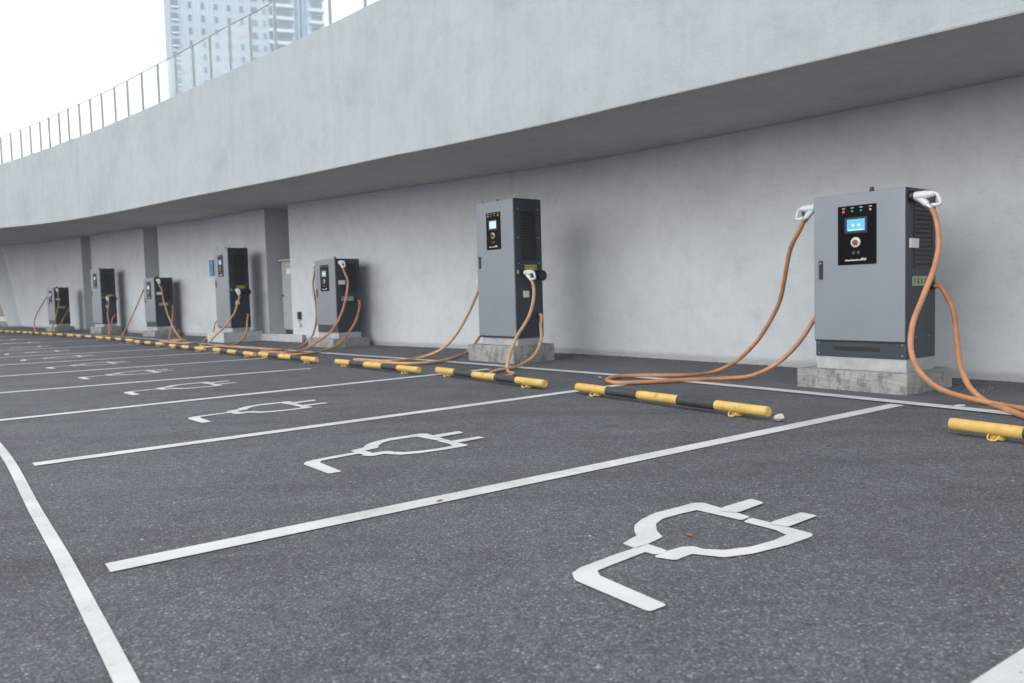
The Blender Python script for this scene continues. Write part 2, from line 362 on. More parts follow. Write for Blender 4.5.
# charging plug symbol, traced flat on the ground; local frame: x along the bay, y across it
PL = [
 [(.85, 3.152), (.876, 3.203), (1.027, 3.319), (1.057, 3.258), (.912, 3.13)],
 [(.99, 2.96), (1.023, 2.993), (1.164, 3.094), (1.201, 3.048), (1.04, 2.92)],
 [(.391, 2.774), (.455, 2.859), (.457, 2.92), (.469, 2.989), (.505, 3.059), (.577, 3.15), (.683, 3.222), (.769, 3.287), (.809, 3.283), (.937, 3.065), (.895, 3.028), (.756, 3.186), (.677, 3.14), (.584, 3.071), (.544, 3.0), (.532, 2.912), (.539, 2.838), (.463, 2.756), (.423, 2.723)],
 [(.942, 3.045), (1.097, 2.829), (1.082, 2.798), (.966, 2.714), (.813, 2.633), (.71, 2.604), (.608, 2.649), (.538, 2.59), (.478, 2.623), (.52, 2.668), (.593, 2.715), (.633, 2.717), (.655, 2.686), (.728, 2.668), (.833, 2.695), (.943, 2.762), (1.009, 2.821), (.987, 2.89), (.902, 2.998)],
 [(.473, 2.755), (.524, 2.685), (.483, 2.65), (.45, 2.682), (.308, 2.554), (.257, 2.506), (.26, 2.456), (.427, 2.209), (.373, 2.171), (.186, 2.426), (.182, 2.487), (.214, 2.535), (.339, 2.648)]]
def plug_mesh():
    me = bpy.data.meshes.new('plug_marking'); b = bmesh.new(); a = -R(36.4)
    for pi_, poly in enumerate(PL):
        for _ in range(2):
            poly = [c for p0, p1, p2 in zip(poly[-1:]+poly[:-1], poly, poly[1:]+poly[:1]) for c in ((p1[0]+(p0[0]-p1[0])*min(.2, .005/max(.001, math.dist(p0, p1))), p1[1]+(p0[1]-p1[1])*min(.2, .005/max(.001, math.dist(p0, p1)))), (p1[0]+(p2[0]-p1[0])*min(.2, .005/max(.001, math.dist(p2, p1))), p1[1]+(p2[1]-p1[1])*min(.2, .005/max(.001, math.dist(p2, p1)))))]
        big = []
        ar = sum(p0[0]*p1[1]-p1[0]*p0[1] for p0, p1 in zip(poly, poly[1:]+poly[:1])); sg_ = 1 if ar > 0 else -1
        for p0, p1, p2 in zip(poly[-1:]+poly[:-1], poly, poly[1:]+poly[:1]):
            t = Vector((p2[0]-p0[0], p2[1]-p0[1])).normalized(); big.append((p1[0]+t.y*.0055*sg_, p1[1]-t.x*.0055*sg_))
        poly = big
        vs = []
        for x, y in poly:
            x -= .182; y -= 2.487
            vs.append(b.verts.new((x*math.cos(a)-y*math.sin(a), x*math.sin(a)+y*math.cos(a), .002 if pi_ < 2 else 0)))
        b.faces.new(vs)
    bmesh.ops.triangulate(b, faces=b.faces[:])
    for f in b.faces:
        f.normal_update()
        if f.normal.z < 0: f.normal_flip()
    b.to_mesh(me); b.free(); me.materials.append(M['paint']); return me
pm = plug_mesh()
for x, y, a in [(.182, 2.487, 36.4), (-1.195, 4.362, 38.6), (-2.633, 6.226, 41), (-4.147, 8.205, 42), (-5.70, 10.10, 43), (-7.25, 11.98, 42), (-8.9, 13.95, 38), (-10.5, 15.95, 36), (-12.2, 18.1, 34), (-14.0, 20.6, 32), (-16.0, 23.0, 30), (-18.2, 25.6, 28)]:
    o = bpy.data.objects.new('plug_marking', pm); COL.objects.link(o)
    o.location = (x, y, .0045); o.rotation_euler = (0, 0, R(a)); tag(o, kind='structure')

# ------------------------------------------------------------------ walls
def soff(s): return 2.77+.022*s+.00025*s*s
WREF = [Vector(p) for p in [(4.67, 7.0), (.75, 12.14), (-5.17, 17.92), (-11.2, 24.77), (-16, 29.7), (-26, 40)]]
SEG = [0]
for a, b_ in zip(WREF, WREF[1:]): SEG.append(SEG[-1]+(b_-a).length)
def near_s(p):
    p = Vector(p[:2]); best = None
    for i in range(len(WREF)-1):
        a, b_ = WREF[i], WREF[i+1]; d = b_-a; t = (p-a).dot(d)/d.dot(d)
        if i > 0: t = max(t, 0)
        if i < len(WREF)-2: t = min(t, 1)
        D = (p-a-d*t).length
        if best is None or D < best[0]: best = (D, SEG[i]+t*d.length)
    return best[1]
def zs(p): return soff(near_s(p))

def offset(pts, dist):
    """shift a polyline sideways (towards the back of the wall)"""
    out = []
    for i, p in enumerate(pts):
        a = Vector(pts[max(i-1, 0)]); b_ = Vector(pts[min(i+1, len(pts)-1)]); t = (b_-a).normalized()
        out.append((p[0]+t.y*dist, p[1]-t.x*dist))
    return out
def wall(name, pts, depth, mat, top_shift=None, top=.06, **k):
    back = offset(pts, depth); b = bmesh.new(); n = len(pts)
    top_shift = top_shift or [(0, 0)]*n
    V = []
    for i in range(n):
        f, q, sft = pts[i], back[i], top_shift[i]
        z = zs(f)+top
        V.append([b.verts.new((f[0], f[1], -.2)), b.verts.new((f[0]+sft[0], f[1]+sft[1], z)), b.verts.new((q[0]+sft[0], q[1]+sft[1], z)), b.verts.new((q[0], q[1], -.2))])
    for A, B in zip(V, V[1:]):
        for j in range(4): b.faces.new((A[j], A[(j+1) % 4], B[(j+1) % 4], B[j]))
    b.faces.new(V[0]); b.faces.new(V[-1][::-1])
    bmesh.ops.recalc_face_normals(b, faces=b.faces[:])
    m = MB(); m.add(b); return m.build(name, mat, **k)
# pts run from right to left, so the back of the wall is to the right of travel
W1 = curve2(WALLF, .8)
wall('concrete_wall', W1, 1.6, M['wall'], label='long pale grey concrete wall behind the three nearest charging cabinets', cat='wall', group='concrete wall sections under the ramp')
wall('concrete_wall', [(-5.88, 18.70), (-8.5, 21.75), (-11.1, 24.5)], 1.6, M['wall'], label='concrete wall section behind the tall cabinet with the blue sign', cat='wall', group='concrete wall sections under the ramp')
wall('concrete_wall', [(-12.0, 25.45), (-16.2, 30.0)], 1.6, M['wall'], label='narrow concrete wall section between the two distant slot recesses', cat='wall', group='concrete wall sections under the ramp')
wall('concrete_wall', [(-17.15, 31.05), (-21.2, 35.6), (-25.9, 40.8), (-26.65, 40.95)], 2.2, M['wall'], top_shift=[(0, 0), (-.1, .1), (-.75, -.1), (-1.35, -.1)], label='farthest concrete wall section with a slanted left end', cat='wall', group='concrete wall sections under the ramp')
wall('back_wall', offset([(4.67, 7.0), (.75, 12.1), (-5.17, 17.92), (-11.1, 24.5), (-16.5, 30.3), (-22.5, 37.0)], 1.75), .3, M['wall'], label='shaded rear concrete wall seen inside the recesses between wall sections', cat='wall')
# raised concrete sill across the first recess
m = MB(); q = offset([(-4.60, 17.18), (-6.75, 19.45)], 1.2)
m.prism([(-4.72, 17.30), (-6.5, 19.12), (-6.2, 20.6), (-4.2, 18.9)], -.1, .17, bev=.01)
m.build('recess_sill', M['curb'], label='low pale concrete sill on the ground across the first recess', cat='sill')

# utility box standing in the recess
bx = empty('utility_box', (-5.21, 18.09, .17), R(-47.5), label='tall pale grey metal utility box standing in the wall recess', cat='utility box')
MB().box(-.27, 0, .10, .27, .45, 1.70, bev=.008).build('cabinet', simple('box_grey', (.33, .345, .355), .5), bx)
MB().box(-.31, -.06, 1.703, .31, .5, 1.745, bev=.008).build('roof', simple('box_roof', (.42, .36, .32), .6), bx)
MB().box(-.25, .02, 0, .25, .43, .099).build('plinth', M['dark'], bx)
d_ = MB().box(-.24, -.018, .14, .24, -.001, 1.66, bev=.004).build('door', simple('box_door', (.36, .375, .385), .45), bx)
MB().box(.0, -.021, 1.40, .2, -.0185, 1.53).build('notice', M['sticker'], bx)
MB().cyl((-.2, -.02, .9), (-.2, -.05, .9), .02).build('handle', M['black'], d_)

# blue sign on the wall
def wall_frame(px, py, ang): return Matrix.Translation((px, py, 0)) @ Matrix.Rotation(R(ang), 4, 'Z')
sg = empty('blue_sign', (-8.27, 21.42, 1.70), R(-49.5), label='small blue sign plate with pale lines on the wall beside the tall cabinet', cat='sign')
MB().box(-.15, 0, 0, .15, .03, .43, bev=.006).build('plate', M['blue'], sg)
sink = simple('sign_ink', (.30, .48, .62), .5)
for z, w in ((.35, .10), (.30, .07), (.10, .09), (.06, .06)): MB().box(-w, -.003, z-.008, w, -.0005, z+.008).build('lettering_line', sink, sg)

# socket near the end of the long wall
so = empty('wall_socket', (-4.80, 17.55, .36), R(-46), label='small dark wall socket with a white plug box near the wall corner', cat='socket')
MB().box(-.055, -.05, .16, .055, .02, .33, bev=.006).build('cover', M['band'], so)
MB().box(-.04, -.06, 0, .04, .02, .07, bev=.006).build('plug_box', M['white'], so)
MB().tube([(0, -.03, .16), (.015, -.05, .11), (0, -.03, .068)], .007, 8, .02).build('lead', M['black'], so)

# ------------------------------------------------------------------ elevated ramp over the wall
FB = [(8.2, .0), (6.2, 2.3), (3.55, 5.37), (3.01, 5.98), (2.40, 6.68), (1.34, 7.87), (.55, 8.8), (-1.49, 10.91), (-3.88, 13.4), (-4.97, 14.47), (-7.31, 16.81), (-10.65, 20.26), (-14.2, 23.54), (-16.63, 25.39), (-20.3, 28.2), (-26, 32.6), (-34, 39)]
FT = [4.7, 4.82, 5.0, 5.02, 5.04, 5.08, 5.1, 5.122, 5.18, 5.205, 5.275, 5.46, 5.59, 5.575, 5.6, 5.7, 5.8]
ramp_ = empty('elevated_ramp', (FB[8][0], FB[8][1], 0), label='elevated curved concrete ramp overhanging the wall with a tall smooth side face', cat='ramp')
inv = Matrix.Translation(-Vector(ramp_.location))
P3 = spline([(x, y, z) for (x, y), z in zip(FB, FT)], .6)
out2 = [(p.x, p.y) for p in P3]
bot = [zs(p) for p in out2]
bk = offset(out2, 9.0); th = offset(out2, .32)
fz = MB(); rows = []
for (x, y), (bx_, by_), zt, zb in zip(out2, th, [p.z for p in P3], bot): rows.append([(x, y, zb+.008), (x, y, zt), (bx_, by_, zt), (bx_, by_, zb+.008)])
fz.loft(rows); o = fz.build('side_face', M['fascia'], ramp_, smooth=True); o.data.transform(inv)
dk = MB(); rows = []
for (x0_, y0_), (x1_, y1_), (bx_, by_), zb in zip(offset(out2, .003), offset(out2, .323), bk, bot):
    rows.append([(x0_, y0_, zb), (x0_, y0_, zb+.006), (x1_, y1_, zb+.006), (x1_, y1_, zb+.5), (bx_, by_, zb+.5), (bx_, by_, zb)])
dk.loft(rows); o = dk.build('underside', M['soffit'], ramp_); o.data.transform(inv)
gv = MB()
cg = MB()   # slightly projecting coping cap along the top edge
rows = [[(x-.0, y, zt+.001), (x, y, zt+.03), (c[0], c[1], zt+.03), (c[0], c[1], zt+.001)] for (x, y), c, zt in zip(offset(out2, .004), offset(out2, .33), [p.z for p in P3])]
cg.loft(rows); o = cg.build('coping', M['fascia'], ramp_, smooth=True); o.data.transform(inv)

# glass railing on the ramp
POSTS = [(.9, 8.4, 5.1), (.2, 9.15, 5.12), (-.6, 10.02, 5.14), (-1.41, 10.83, 5.15), (-2.12, 11.57, 5.17), (-2.8, 12.28, 5.19), (-3.43, 12.93, 5.21), (-4.04, 13.56, 5.22), (-4.67, 14.18, 5.24), (-5.25, 14.75, 5.26), (-5.85, 15.35, 5.28), (-6.42, 15.92, 5.3), (-7.04, 16.54, 5.32), (-7.73, 17.24, 5.35), (-8.43, 17.97, 5.38), (-9.11, 18.67, 5.41), (-9.76, 19.35, 5.44), (-10.45, 20.05, 5.47), (-11.06, 20.64, 5.5), (-11.66, 21.19, 5.52), (-12.3, 21.79, 5.55), (-12.85, 22.29, 5.57), (-13.49, 22.88, 5.6), (-14.09, 23.44, 5.63), (-14.67, 23.9, 5.65), (-15.24, 24.34, 5.67), (-15.85, 24.8, 5.69), (-16.5, 25.3, 5.72), (-17.2, 25.85, 5.73)]
POSTS = [(x, y, min(P3, key=lambda p: (p.x-x)**2+(p.y-y)**2).z) for x, y, z in POSTS]
rl = empty('glass_railing', POSTS[10], label='glass panel railing with thin steel posts along the ramp edge', cat='railing')
iv = Matrix.Translation(-Vector(POSTS[10]))
H = .90
for i, p in enumerate(POSTS):
    a = Vector(POSTS[max(i-1, 0)]); b_ = Vector(POSTS[min(i+1, len(POSTS)-1)]); t = (b_-a).normalized(); n = Vector((t.y, -t.x, 0)).normalized()
    base = Vector(p)+n*.12+Vector((0, 0, .02)); ang = math.atan2(t.y, t.x)
    m = MB(); m.box(-.014, -.03, 0, .014, .03, H, Matrix.Translation(base) @ Matrix.Rotation(ang, 4, 'Z'), bev=.003)
    m.box(-.05, -.07, 0, .05, .07, .015, Matrix.Translation(base) @ Matrix.Rotation(ang, 4, 'Z'))
    o = m.build('post', M['rail'], rl); o.data.transform(iv)
    if i < len(POSTS)-1:
        q = Vector(POSTS[i+1])+n*.12+Vector((0, 0, .02)); d = (q-base); u = d.normalized()
        s_, e_ = base+u*.03, q-u*.03; L = (e_-s_).length
        b = bmesh.new(); th_ = n*.006
        vs = [b.verts.new(s_+Vector((0, 0, z))+sg_*th_) for z in (.05, H-.012) for sg_ in (-1, 1)]; ve = [b.verts.new(e_+Vector((0, 0, z))+sg_*th_) for z in (.05, H-.012) for sg_ in (-1, 1)]
        for f in ((0, 1, 3, 2),): b.faces.new([vs[k] for k in f]); b.faces.new([ve[k] for k in f[::-1]])
        for x, y in ((0, 1), (1, 3), (3, 2), (2, 0)): b.faces.new((vs[x], vs[y], ve[y], ve[x]))
        bmesh.ops.recalc_face_normals(b, faces=b.faces[:])
        m = MB(); m.add(b); o = m.build('glass_panel', M['glass'], rl); o.data.transform(iv)
m = MB(); m.tube([Vector(p)+Vector((.09, .08, H+.03)) for p in POSTS], .012, 8, .5)
o = m.build('handrail', M['rail'], rl, smooth=True); o.data.transform(iv)
# ------------------------------------------------------------------ charging cabinets
def control_panel(root, x0, x1, z0, z1, scr, ring, core):
    p = MB().box(x0, -.030, z0, x1, -.0215, z1, bev=.003).build('control_panel', M['gloss'], root)
    w, h = x1-x0, z1-z0; X = lambda f: x0+w*f; Z = lambda f: z0+h*f; y = -.032
    MB().box(X(.19), y-.002, Z(.53), X(.78), y+.001, Z(.80), bev=.001).build('screen_bezel', M['black'], p)
    s = MB().box(X(.26), y-.004, Z(.57), X(.72), y-.0021, Z(.765)).build('screen', scr, p)
    g = MB()
    for fx in (.42, .57):
        g.cyl((X(fx), y-.004, Z(.665)), (X(fx), y-.0055, Z(.665)), .011, n=14)
    g.box(X(.30), y-.0055, Z(.585), X(.68), y-.0041, Z(.593))
    g.build('screen_icons', M['glyph'] if scr == M['screen'] else M['sticker'], p)
    for fx, c in ((.16, 'red'), (.39, 'green'), (.62, 'green'), (.86, 'amber')):
        MB().cyl((X(fx), y+.004, Z(.905)), (X(fx), y-.006, Z(.905)), .0095, n=14, bev=.002).build('indicator_lamp', M[c], p)
        MB().box(X(fx)-.014, y-.0005, Z(.955), X(fx)+.014, y+.0012, Z(.965)).build('lamp_caption', M['sticker'], p)
    r = MB().cyl((X(.49), y+.002, Z(.375)), (X(.49), y-.012, Z(.375)), .044, n=28, bev=.004).build('stop_button_ring', ring, p, smooth=True)
    MB().cyl((X(.49), y-.0125, Z(.375)), (X(.49), y-.028, Z(.375)), .024, n=22, bev=.004).build('stop_button', core, p, smooth=True)
    # swipe area waves and the pale line of lettering at the foot of the panel
    for k in (-1, 1):
        wv = MB()
        for j in (1, 2):
            wv.tube([(X(.49)+k*.012*j, y-.001, Z(.20)-.008*j), (X(.49)+k*(.012*j+.006), y-.001, Z(.20)), (X(.49)+k*.012*j, y-.001, Z(.20)+.008*j)], .0016, 6, .005)
        wv.build('card_symbol', M['steel'], p)
    lt = MB(); x = X(.20); k = 0
    while x < X(.76):
        ww = [.010, .007, .012, .006][k % 4]; hh = [.012, .016, .010, .014][k % 4]*(1.6 if x > X(.6) else .8)
        lt.box(x, y-.0008, Z(.065), x+ww, y+.0012, Z(.065)+hh); x += ww+.0035; k += 1
    lt.build('panel_lettering', M['sticker'], p)
    return p

def warning_plate(root, xf, y0, y1, z0, z1, mat, n=4):
    plate = MB().box(xf, y0, z0, xf+.004, y1, z1).build('warning_plate', mat, root)
    w = (y1-y0)/n
    for i in range(n):
        g = MB()
        c = y0+w*(i+.5); a = w*.30; zc = (z0+z1)/2; hh = (z1-z0)*.32
        g.box(xf+.004, c-a, zc+hh*.55, xf+.0052, c+a, zc+hh*.8)
        g.box(xf+.004, c-a*.12, zc-hh, xf+.0052, c+a*.12, zc+hh)
        g.box(xf+.004, c-a*.9, zc-hh*.25, xf+.0052, c+a*.9, zc-hh*.02)
        g.box(xf+.004, c-a*(.9 if i % 2 else .6), zc-hh, xf+.0052, c-a*.5, zc-hh*.3)
        if i % 2: g.box(xf+.004, c+a*.45, zc-hh*.9, xf+.0052, c+a*.8, zc-hh*.25)
        g.build('warning_character', M['ink'], plate)

def holster(root, s, W, y, z):
    x = s*W/2
    MB().cyl((x, y, z), (x+s*.035, y, z), .052, .046, n=24, bev=.004).build('connector_socket', M['black'], root, smooth=True)

def louvres(root, xf, y0, y1, z0, z1, n, name='vent_grille'):
    fr = MB()
    t = .010
    fr.box(xf, y0, z0, xf+.006, y1, z0+t); fr.box(xf, y0, z1-t, xf+.006, y1, z1); fr.box(xf, y0, z0+t, xf+.006, y0+t, z1-t); fr.box(xf, y1-t, z0+t, xf+.006, y1, z1-t)
    v = fr.build(name, M['dark'], root)
    b = MB(); b.box(xf+.0005, y0+t, z0+t, xf+.0015, y1-t, z1-t); b.build('vent_opening', M['black'], v)
    s = MB(); h = (z1-z0-2*t)/n
    for i in range(n):
        z = z0+t+h*i
        s.box(0, y0+t+.002, 0, .014, y1-t-.002, .003, Matrix.Translation((xf+.002, 0, z+h*.75)) @ Matrix.Rotation(R(38), 4, 'Y'))
        s.box(xf+.0018, y0+t, z+h*.45, xf+.006, y1-t, z+h*.75)
    s.build('louvre_slats', M['louvre'], v)

def make_short():
    W, D = .83, .52; a, b = -W/2, W/2
    r = empty('charging_cabinet', (0, 0, 0))
    MB().box(a+.003, .012, 0, b-.003, D-.01, .112, bev=.002).build('plinth', M['steel'], r)
    body = MB().box(a, 0, .1125, b, D, 1.56, bev=.006).build('body', M['dark'], r)
    door = MB().box(a-.002, -.022, .262, b-.003, -.0005, 1.556, bev=.006).build('door', M['door'], r)
    MB().box(a-.001, -.010, .2505, b-.004, -.002, .2612).build('door_gap', M['black'], r)
    k = MB().box(a+.05, -.034, .815, a+.085, -.0225, .985, bev=.005).build('handle', M['black'], door)
    MB().cyl((a+.0675, -.0345, .96), (a+.0675, -.037, .96), .008).build('key_lock', M['lock'], k)
    h = MB()
    h.box(-.24, -.004, .172, .19, -.0003, .208, bev=.001)
    h.build('lower_slot', M['black'], r)
    for x in (a+.03, b-.03):
        for z in (.14, .235): MB().cyl((x, -.0002, z), (x, -.005, z), .007, n=10).build('screw', M['lock'], r)
    control_panel(r, -.180, .170, .935, 1.452, M['screen'], M['cream'], M['redcore'])
    louvres(r, b, .13, .455, .885, 1.47, 15)
    warning_plate(r, b, .10, .36, .735, .815, M['warn_pale'])
    MB().box(b, .045, 1.055, b+.016, .185, 1.135, bev=.002).build('white_tag', M['sticker'], r)
    MB().box(b, .11, .36, b+.003, .20, .40).build('rating_plate', M['louvre'], r)
    MB().cyl((.0, .22, 1.56), (.0, .22, 1.585), .032, n=20, bev=.003).build('antenna_base', M['black'], r)
    MB().cyl((.0, .22, 1.5852), (.0, .22, 1.625), .022, .014, n=18, bev=.004).build('antenna', M['band'], r)
    for s in (-1, 1):
        holster(r, s, W, .07, 1.48)
        MB().cyl((s*b, .45, .73), (s*(b+.03), .45, .725), .034, n=20, bev=.003).build('cable_gland', M['black'], r, smooth=True)
    MB().box(a-.012, .03, 1.02, a-.0005, .10, 1.12, bev=.003).build('side_tag', M['sticker'], r)
    for y in (.16, .28, .40):
        MB().cyl((b+.0001, y, .30), (b+.004, y, .30), .006, n=10).build('side_screw', M['lock'], r)
    return r

def make_tall():
    W, D = .84, .475; a, b = -W/2, W/2
    r = empty('charging_cabinet', (0, 0, 0))
    MB().box(a+.02, .02, 0, b-.02, D-.02, .097, bev=.002).build('plinth', M['steel'], r)
    MB().box(a, 0, .0975, b, D, 2.0, bev=.006).build('body', M['dark'], r)
    door = MB().box(a-.003, -.024, .125, b-.004, -.0005, 1.996, bev=.006).build('door', M['door'], r)
    MB().box(a+.045, -.038, 1.08, a+.082, -.0245, 1.25, bev=.005).build('handle', M['black'], door)
    control_panel(r, -.18, .145, 1.33, 1.845, M['screen_pale'], M['gold'], M['black'])
    # framed side panel with screws and louvres
    louvres(r, b, .10, .37, 1.15, 1.84, 19)
    for y in (.055, .415):
        for z in (1.12, 1.47, 1.86): MB().cyl((b, y, z), (b+.005, y, z), .009, n=10).build('side_screw', M['lock'], r)
    warning_plate(r, b, .16, .37, 1.035, 1.10, M['warn'])
    MB().box(b, .02, .98, b+.003, .055, 1.03).build('small_plate', M['warn'], r)
    MB().box(b, .12, .655, b+.016, .215, .745, bev=.002).build('white_tag', M['sticker'], r)
    MB().box(b, .06, .45, b+.004, .16, .49, bev=.001).build('rating_plate', M['louvre'], r)
    MB().cyl((-.17, .18, 2.0), (-.17, .18, 2.02), .032, n=20, bev=.003).build('antenna_base', M['black'], r)
    MB().cyl((-.17, .18, 2.0202), (-.17, .18, 2.055), .024, .016, n=18, bev=.004).build('antenna', M['band'], r)
    for x in (a+.05, b-.05):
        for y in (.05, D-.05):
            e = MB().cyl((x, y, 2.0), (x, y, 2.018), .014, n=12)
            pts = [(x+.018*math.cos(t), y, 2.038+.018*math.sin(t)) for t in [k*math.pi/4 for k in range(9)]]
            e.tube(pts, .006, 8, .01, caps=False); e.build('lifting_eye', M['steel'], r)
    for s in (-1, 1):
        holster(r, s, W, .14, .99)
        MB().cyl((s*b, .38, .41), (s*(b+.03), .38, .405), .034, n=20, bev=.003).build('cable_gland', M['black'], r, smooth=True)
    MB().cyl((b, .40, .95), (b+.10, .40, .95), .062, .075, n=28, bev=.006).build('spare_holder', M['black'], r, smooth=True)
    return r

CH = [('s', 3.31964, 6.47413, -53.07, 'nearest grey charging cabinet with a lit blue screen, at the right'),
      ('t', .07594, 10.47207, -51.52, 'tall grey charging cabinet with lifting eyes, second from the right'),
      ('s', -3.3897, 15.04909, -48.8, 'short grey charging cabinet just right of the wall recess'),
      ('t', -6.64679, 18.30818, -48.14, 'tall grey charging cabinet standing next to the blue wall sign'),
      ('s', -10.44, 22.69, -45.6, 'short grey charging cabinet in front of the middle slot recess, above a coiled cable'),
      ('t', -14.05, 26.53, -42.5, 'distant tall grey charging cabinet, second from the left end of the row'),
      ('s', -18.02, 30.53, -42.5, 'farthest short grey charging cabinet at the left end of the row')]
DIM = {'s': (.83, .52, .18, 1.48, .73, .07, .45), 't': (.84, .475, .24, .99, .41, .14, .38)}
def frame(i, lx, ly, lz):
    ty, x, y, a, _ = CH[i]; a = R(a); W, D, zp = DIM[ty][:3]
    e = Vector((math.cos(a), math.sin(a))); n = Vector((-e.y, e.x)); p = Vector((x, y))+e*(lx-W/2)+n*ly
    return Vector((p.x, p.y, zp+lz))
proto = {'s': make_short(), 't': make_tall()}
used = set()
for i, (ty, x, y, a, lab) in enumerate(CH):
    o = proto[ty] if ty not in used else copy_tree(proto[ty])
    used.add(ty)
    o.location = frame(i, 0, 0, 0); o.rotation_euler = (0, 0, R(a))
    tag(o, lab, 'charger', 'charging cabinets along the wall')
    if i >= 2:
        for p_ in kids(o):
            if p_.name.startswith('control_panel'):
                for s_ in kids(p_):
                    if s_.name.startswith('screen') and not s_.name.startswith(('screen_b', 'screen_i')):
                        s_.data = s_.data.copy(); s_.data.materials[0] = M['screen_dim']
                    if s_.name.startswith('indicator_lamp'):
                        s_.data = s_.data.copy(); s_.data.materials[0] = M['lamp_off']
# concrete pads, each a little different; extents beyond the cabinet corner
PAD = [(.13, .055, .10, .20, 'stained concrete pad under the nearest cabinet at the right'), (.15, .06, .12, .13, 'rough streaked concrete pad under the tall cabinet, second from the right'),
       (.16, .07, .15, .14, 'pale concrete pad under the short cabinet right of the wall recess'), (.10, .10, .24, .22, 'white-grey concrete pad under the tall cabinet by the blue sign'),
       (.10, .08, .10, .10, 'concrete pad under the short cabinet at the middle slot recess'), (.10, .08, .10, .08, 'concrete pad under the distant tall cabinet, second from the left end'), (.1, .1, .1, .1, 'concrete pad under the farthest cabinet at the left end')]
for i, (l, r_, f, bk_, lab) in enumerate(PAD):
    W, D, zp = DIM[CH[i][0]][:3]
    m = MB(); b = bmesh.new(); bmesh.ops.create_cube(b, size=1)
    bmesh.ops.subdivide_edges(b, edges=b.edges[:], cuts=9, use_grid_fill=True)
    for v in b.verts:
        c = v.co.copy()
        v.co = Vector((-W/2-l+(W+l+r_)*(c.x+.5), -f+(D+f+bk_)*(c.y+.5), -zp-.03+(zp+.03)*(c.z+.5)))
        if c.z < .49 or abs(c.x) > .49 or abs(c.y) > .49:
            v.co += Vector((random.uniform(-1, 1), random.uniform(-1, 1), random.uniform(-1, 0)*.6))*.0025
    m.add(b); o = m.build('concrete_pad', M['pad'] if i not in (3,) else M['curb'], label=lab, cat='concrete pad', group='concrete pads under the cabinets')
    o.location = frame(i, 0, 0, -.001); o.rotation_euler = (0, 0, R(CH[i][3]))

# ------------------------------------------------------------------ cables with their connectors
def gun_mesh_parts(root, s):
    """connector: barrel plugged sideways into the cabinet, pistol grip, trigger-guard loop; local x points away from the cabinet"""
    g = MB()
    g.cyl((.034*s, 0, 0), (.145*s, 0, .004), .038, .034, n=22, bev=.006)
    g.cyl((.14*s, 0, .004), (.190*s, 0, .006), .030, .025, n=18, bev=.006)
    g.tube([(.06*s, 0, -.013), (.10*s, 0, -.045), (.142*s, 0, -.086)], .027, 14, .01)
    c = g.build('connector', M['white'], root, smooth=True)
    h = MB(); h.tube([(.17*s, 0, .010), (.205*s, 0, .004), (.228*s, 0, -.035), (.238*s, 0, -.078), (.212*s, 0, -.088), (.185*s, 0, -.085), (.155*s, 0, -.088)], .0145, 10, .01)
    h.build('handle_loop', M['white'], c, smooth=True)
    t = MB(); t.box(min(.155*s, .185*s), -.006, -.06, max(.155*s, .185*s), .006, -.02, bev=.003); t.build('trigger', M['band'], c)
    k = MB(); k.cyl((.134*s, 0, -.078), (.169*s, 0, -.116), .030, .026, n=20, bev=.004); k.build('collar', M['lock'], c, smooth=True)
    return c
CDEF = [('C1r', 0, 1, 'hose', 'thick orange cable plugged high into the right side of the nearest cabinet'), ('C1l', 0, -1, 'hose', 'orange cable looping over the ground left of the nearest cabinet'),
        ('C2r', 1, 1, 'hose_tan', 'tan cable plugged into the right side of the second cabinet from the right'), ('C2l', 1, -1, 'hose_tan', 'tan cable hanging from the left side of the second cabinet from the right'),
        ('C3r', 2, 1, 'hose', 'orange cable plugged high into the right side of the cabinet by the recess'), ('C3l', 2, -1, 'hose', 'orange cable hanging down the left edge of the cabinet by the recess'),
        ('C4r', 3, 1, 'hose_tan', 'tan cable plugged into the right side of the tall cabinet by the blue sign'),
        ('C5r', 4, 1, 'hose', 'orange cable coiled on the ground right of the cabinet at the middle slot recess'), ('C5l', 4, -1, 'hose', 'orange cable slanting down left of the cabinet at the middle slot recess'),
        ('C6r', 5, 1, 'hose', 'orange cable on the right side of the distant tall cabinet'), ('C7r', 6, 1, 'hose', 'orange cable on the right side of the farthest cabinet'), ('C7l', 6, -1, 'hose', 'orange cable bowing out left of the farthest cabinet')]
RH = .0215
GUNS = {}
for s in (1, -1):
    e = empty('charging_cable', (0, 0, 0)); gun_mesh_parts(e, s)
    GUNS[s] = [e]+[copy_tree(e) for _ in range(sum(1 for c in CDEF if c[2] == s)-1)]
for key, i, s, mt, lab in CDEF:
    ty = CH[i][0]; W, D, zp, gz, ez, gy, ey = DIM[ty]
    e = GUNS[s].pop(0)
    e.location = frame(i, s*W/2, gy, gz); e.rotation_euler = (0, 0, R(CH[i][3]))
    bpy.context.view_layer.update()
    inv_ = (Matrix.Translation(e.location) @ Matrix.Rotation(R(CH[i][3]), 4, 'Z')).inverted()
    col_end = frame(i, s*(W/2+.165), gy, gz-.112); nxt = frame(i, s*(W/2+.195), gy, gz-.17)
    pts = [col_end, nxt]+[Vector(p) for p in CABLES[key][1:]]
    m = MB(); m.tube(pts, RH, 12, .06); o = m.build('hose', M[mt], e, smooth=True); o.data.transform(inv_)
    if i == 0 and s == 1:
        m = MB(); m.tube([Vector(frame(0, W/2+.02, ey, ez)), Vector(frame(0, W/2+.07, ey, ez-.005))]+[Vector(p) for p in CABLES['C1r2'][1:]], RH, 12, .06)
        o = m.build('hose_return', M['hose'], e, smooth=True); o.data.transform(inv_)
    tag(e, lab, 'charging cable', 'orange cables of the charging cabinets')
m = MB(); m.tube([Vector(frame(3, -.42-.02, .38, .41))]+[Vector(p) for p in CABLES['C4l'][1:]], RH, 12, .06)
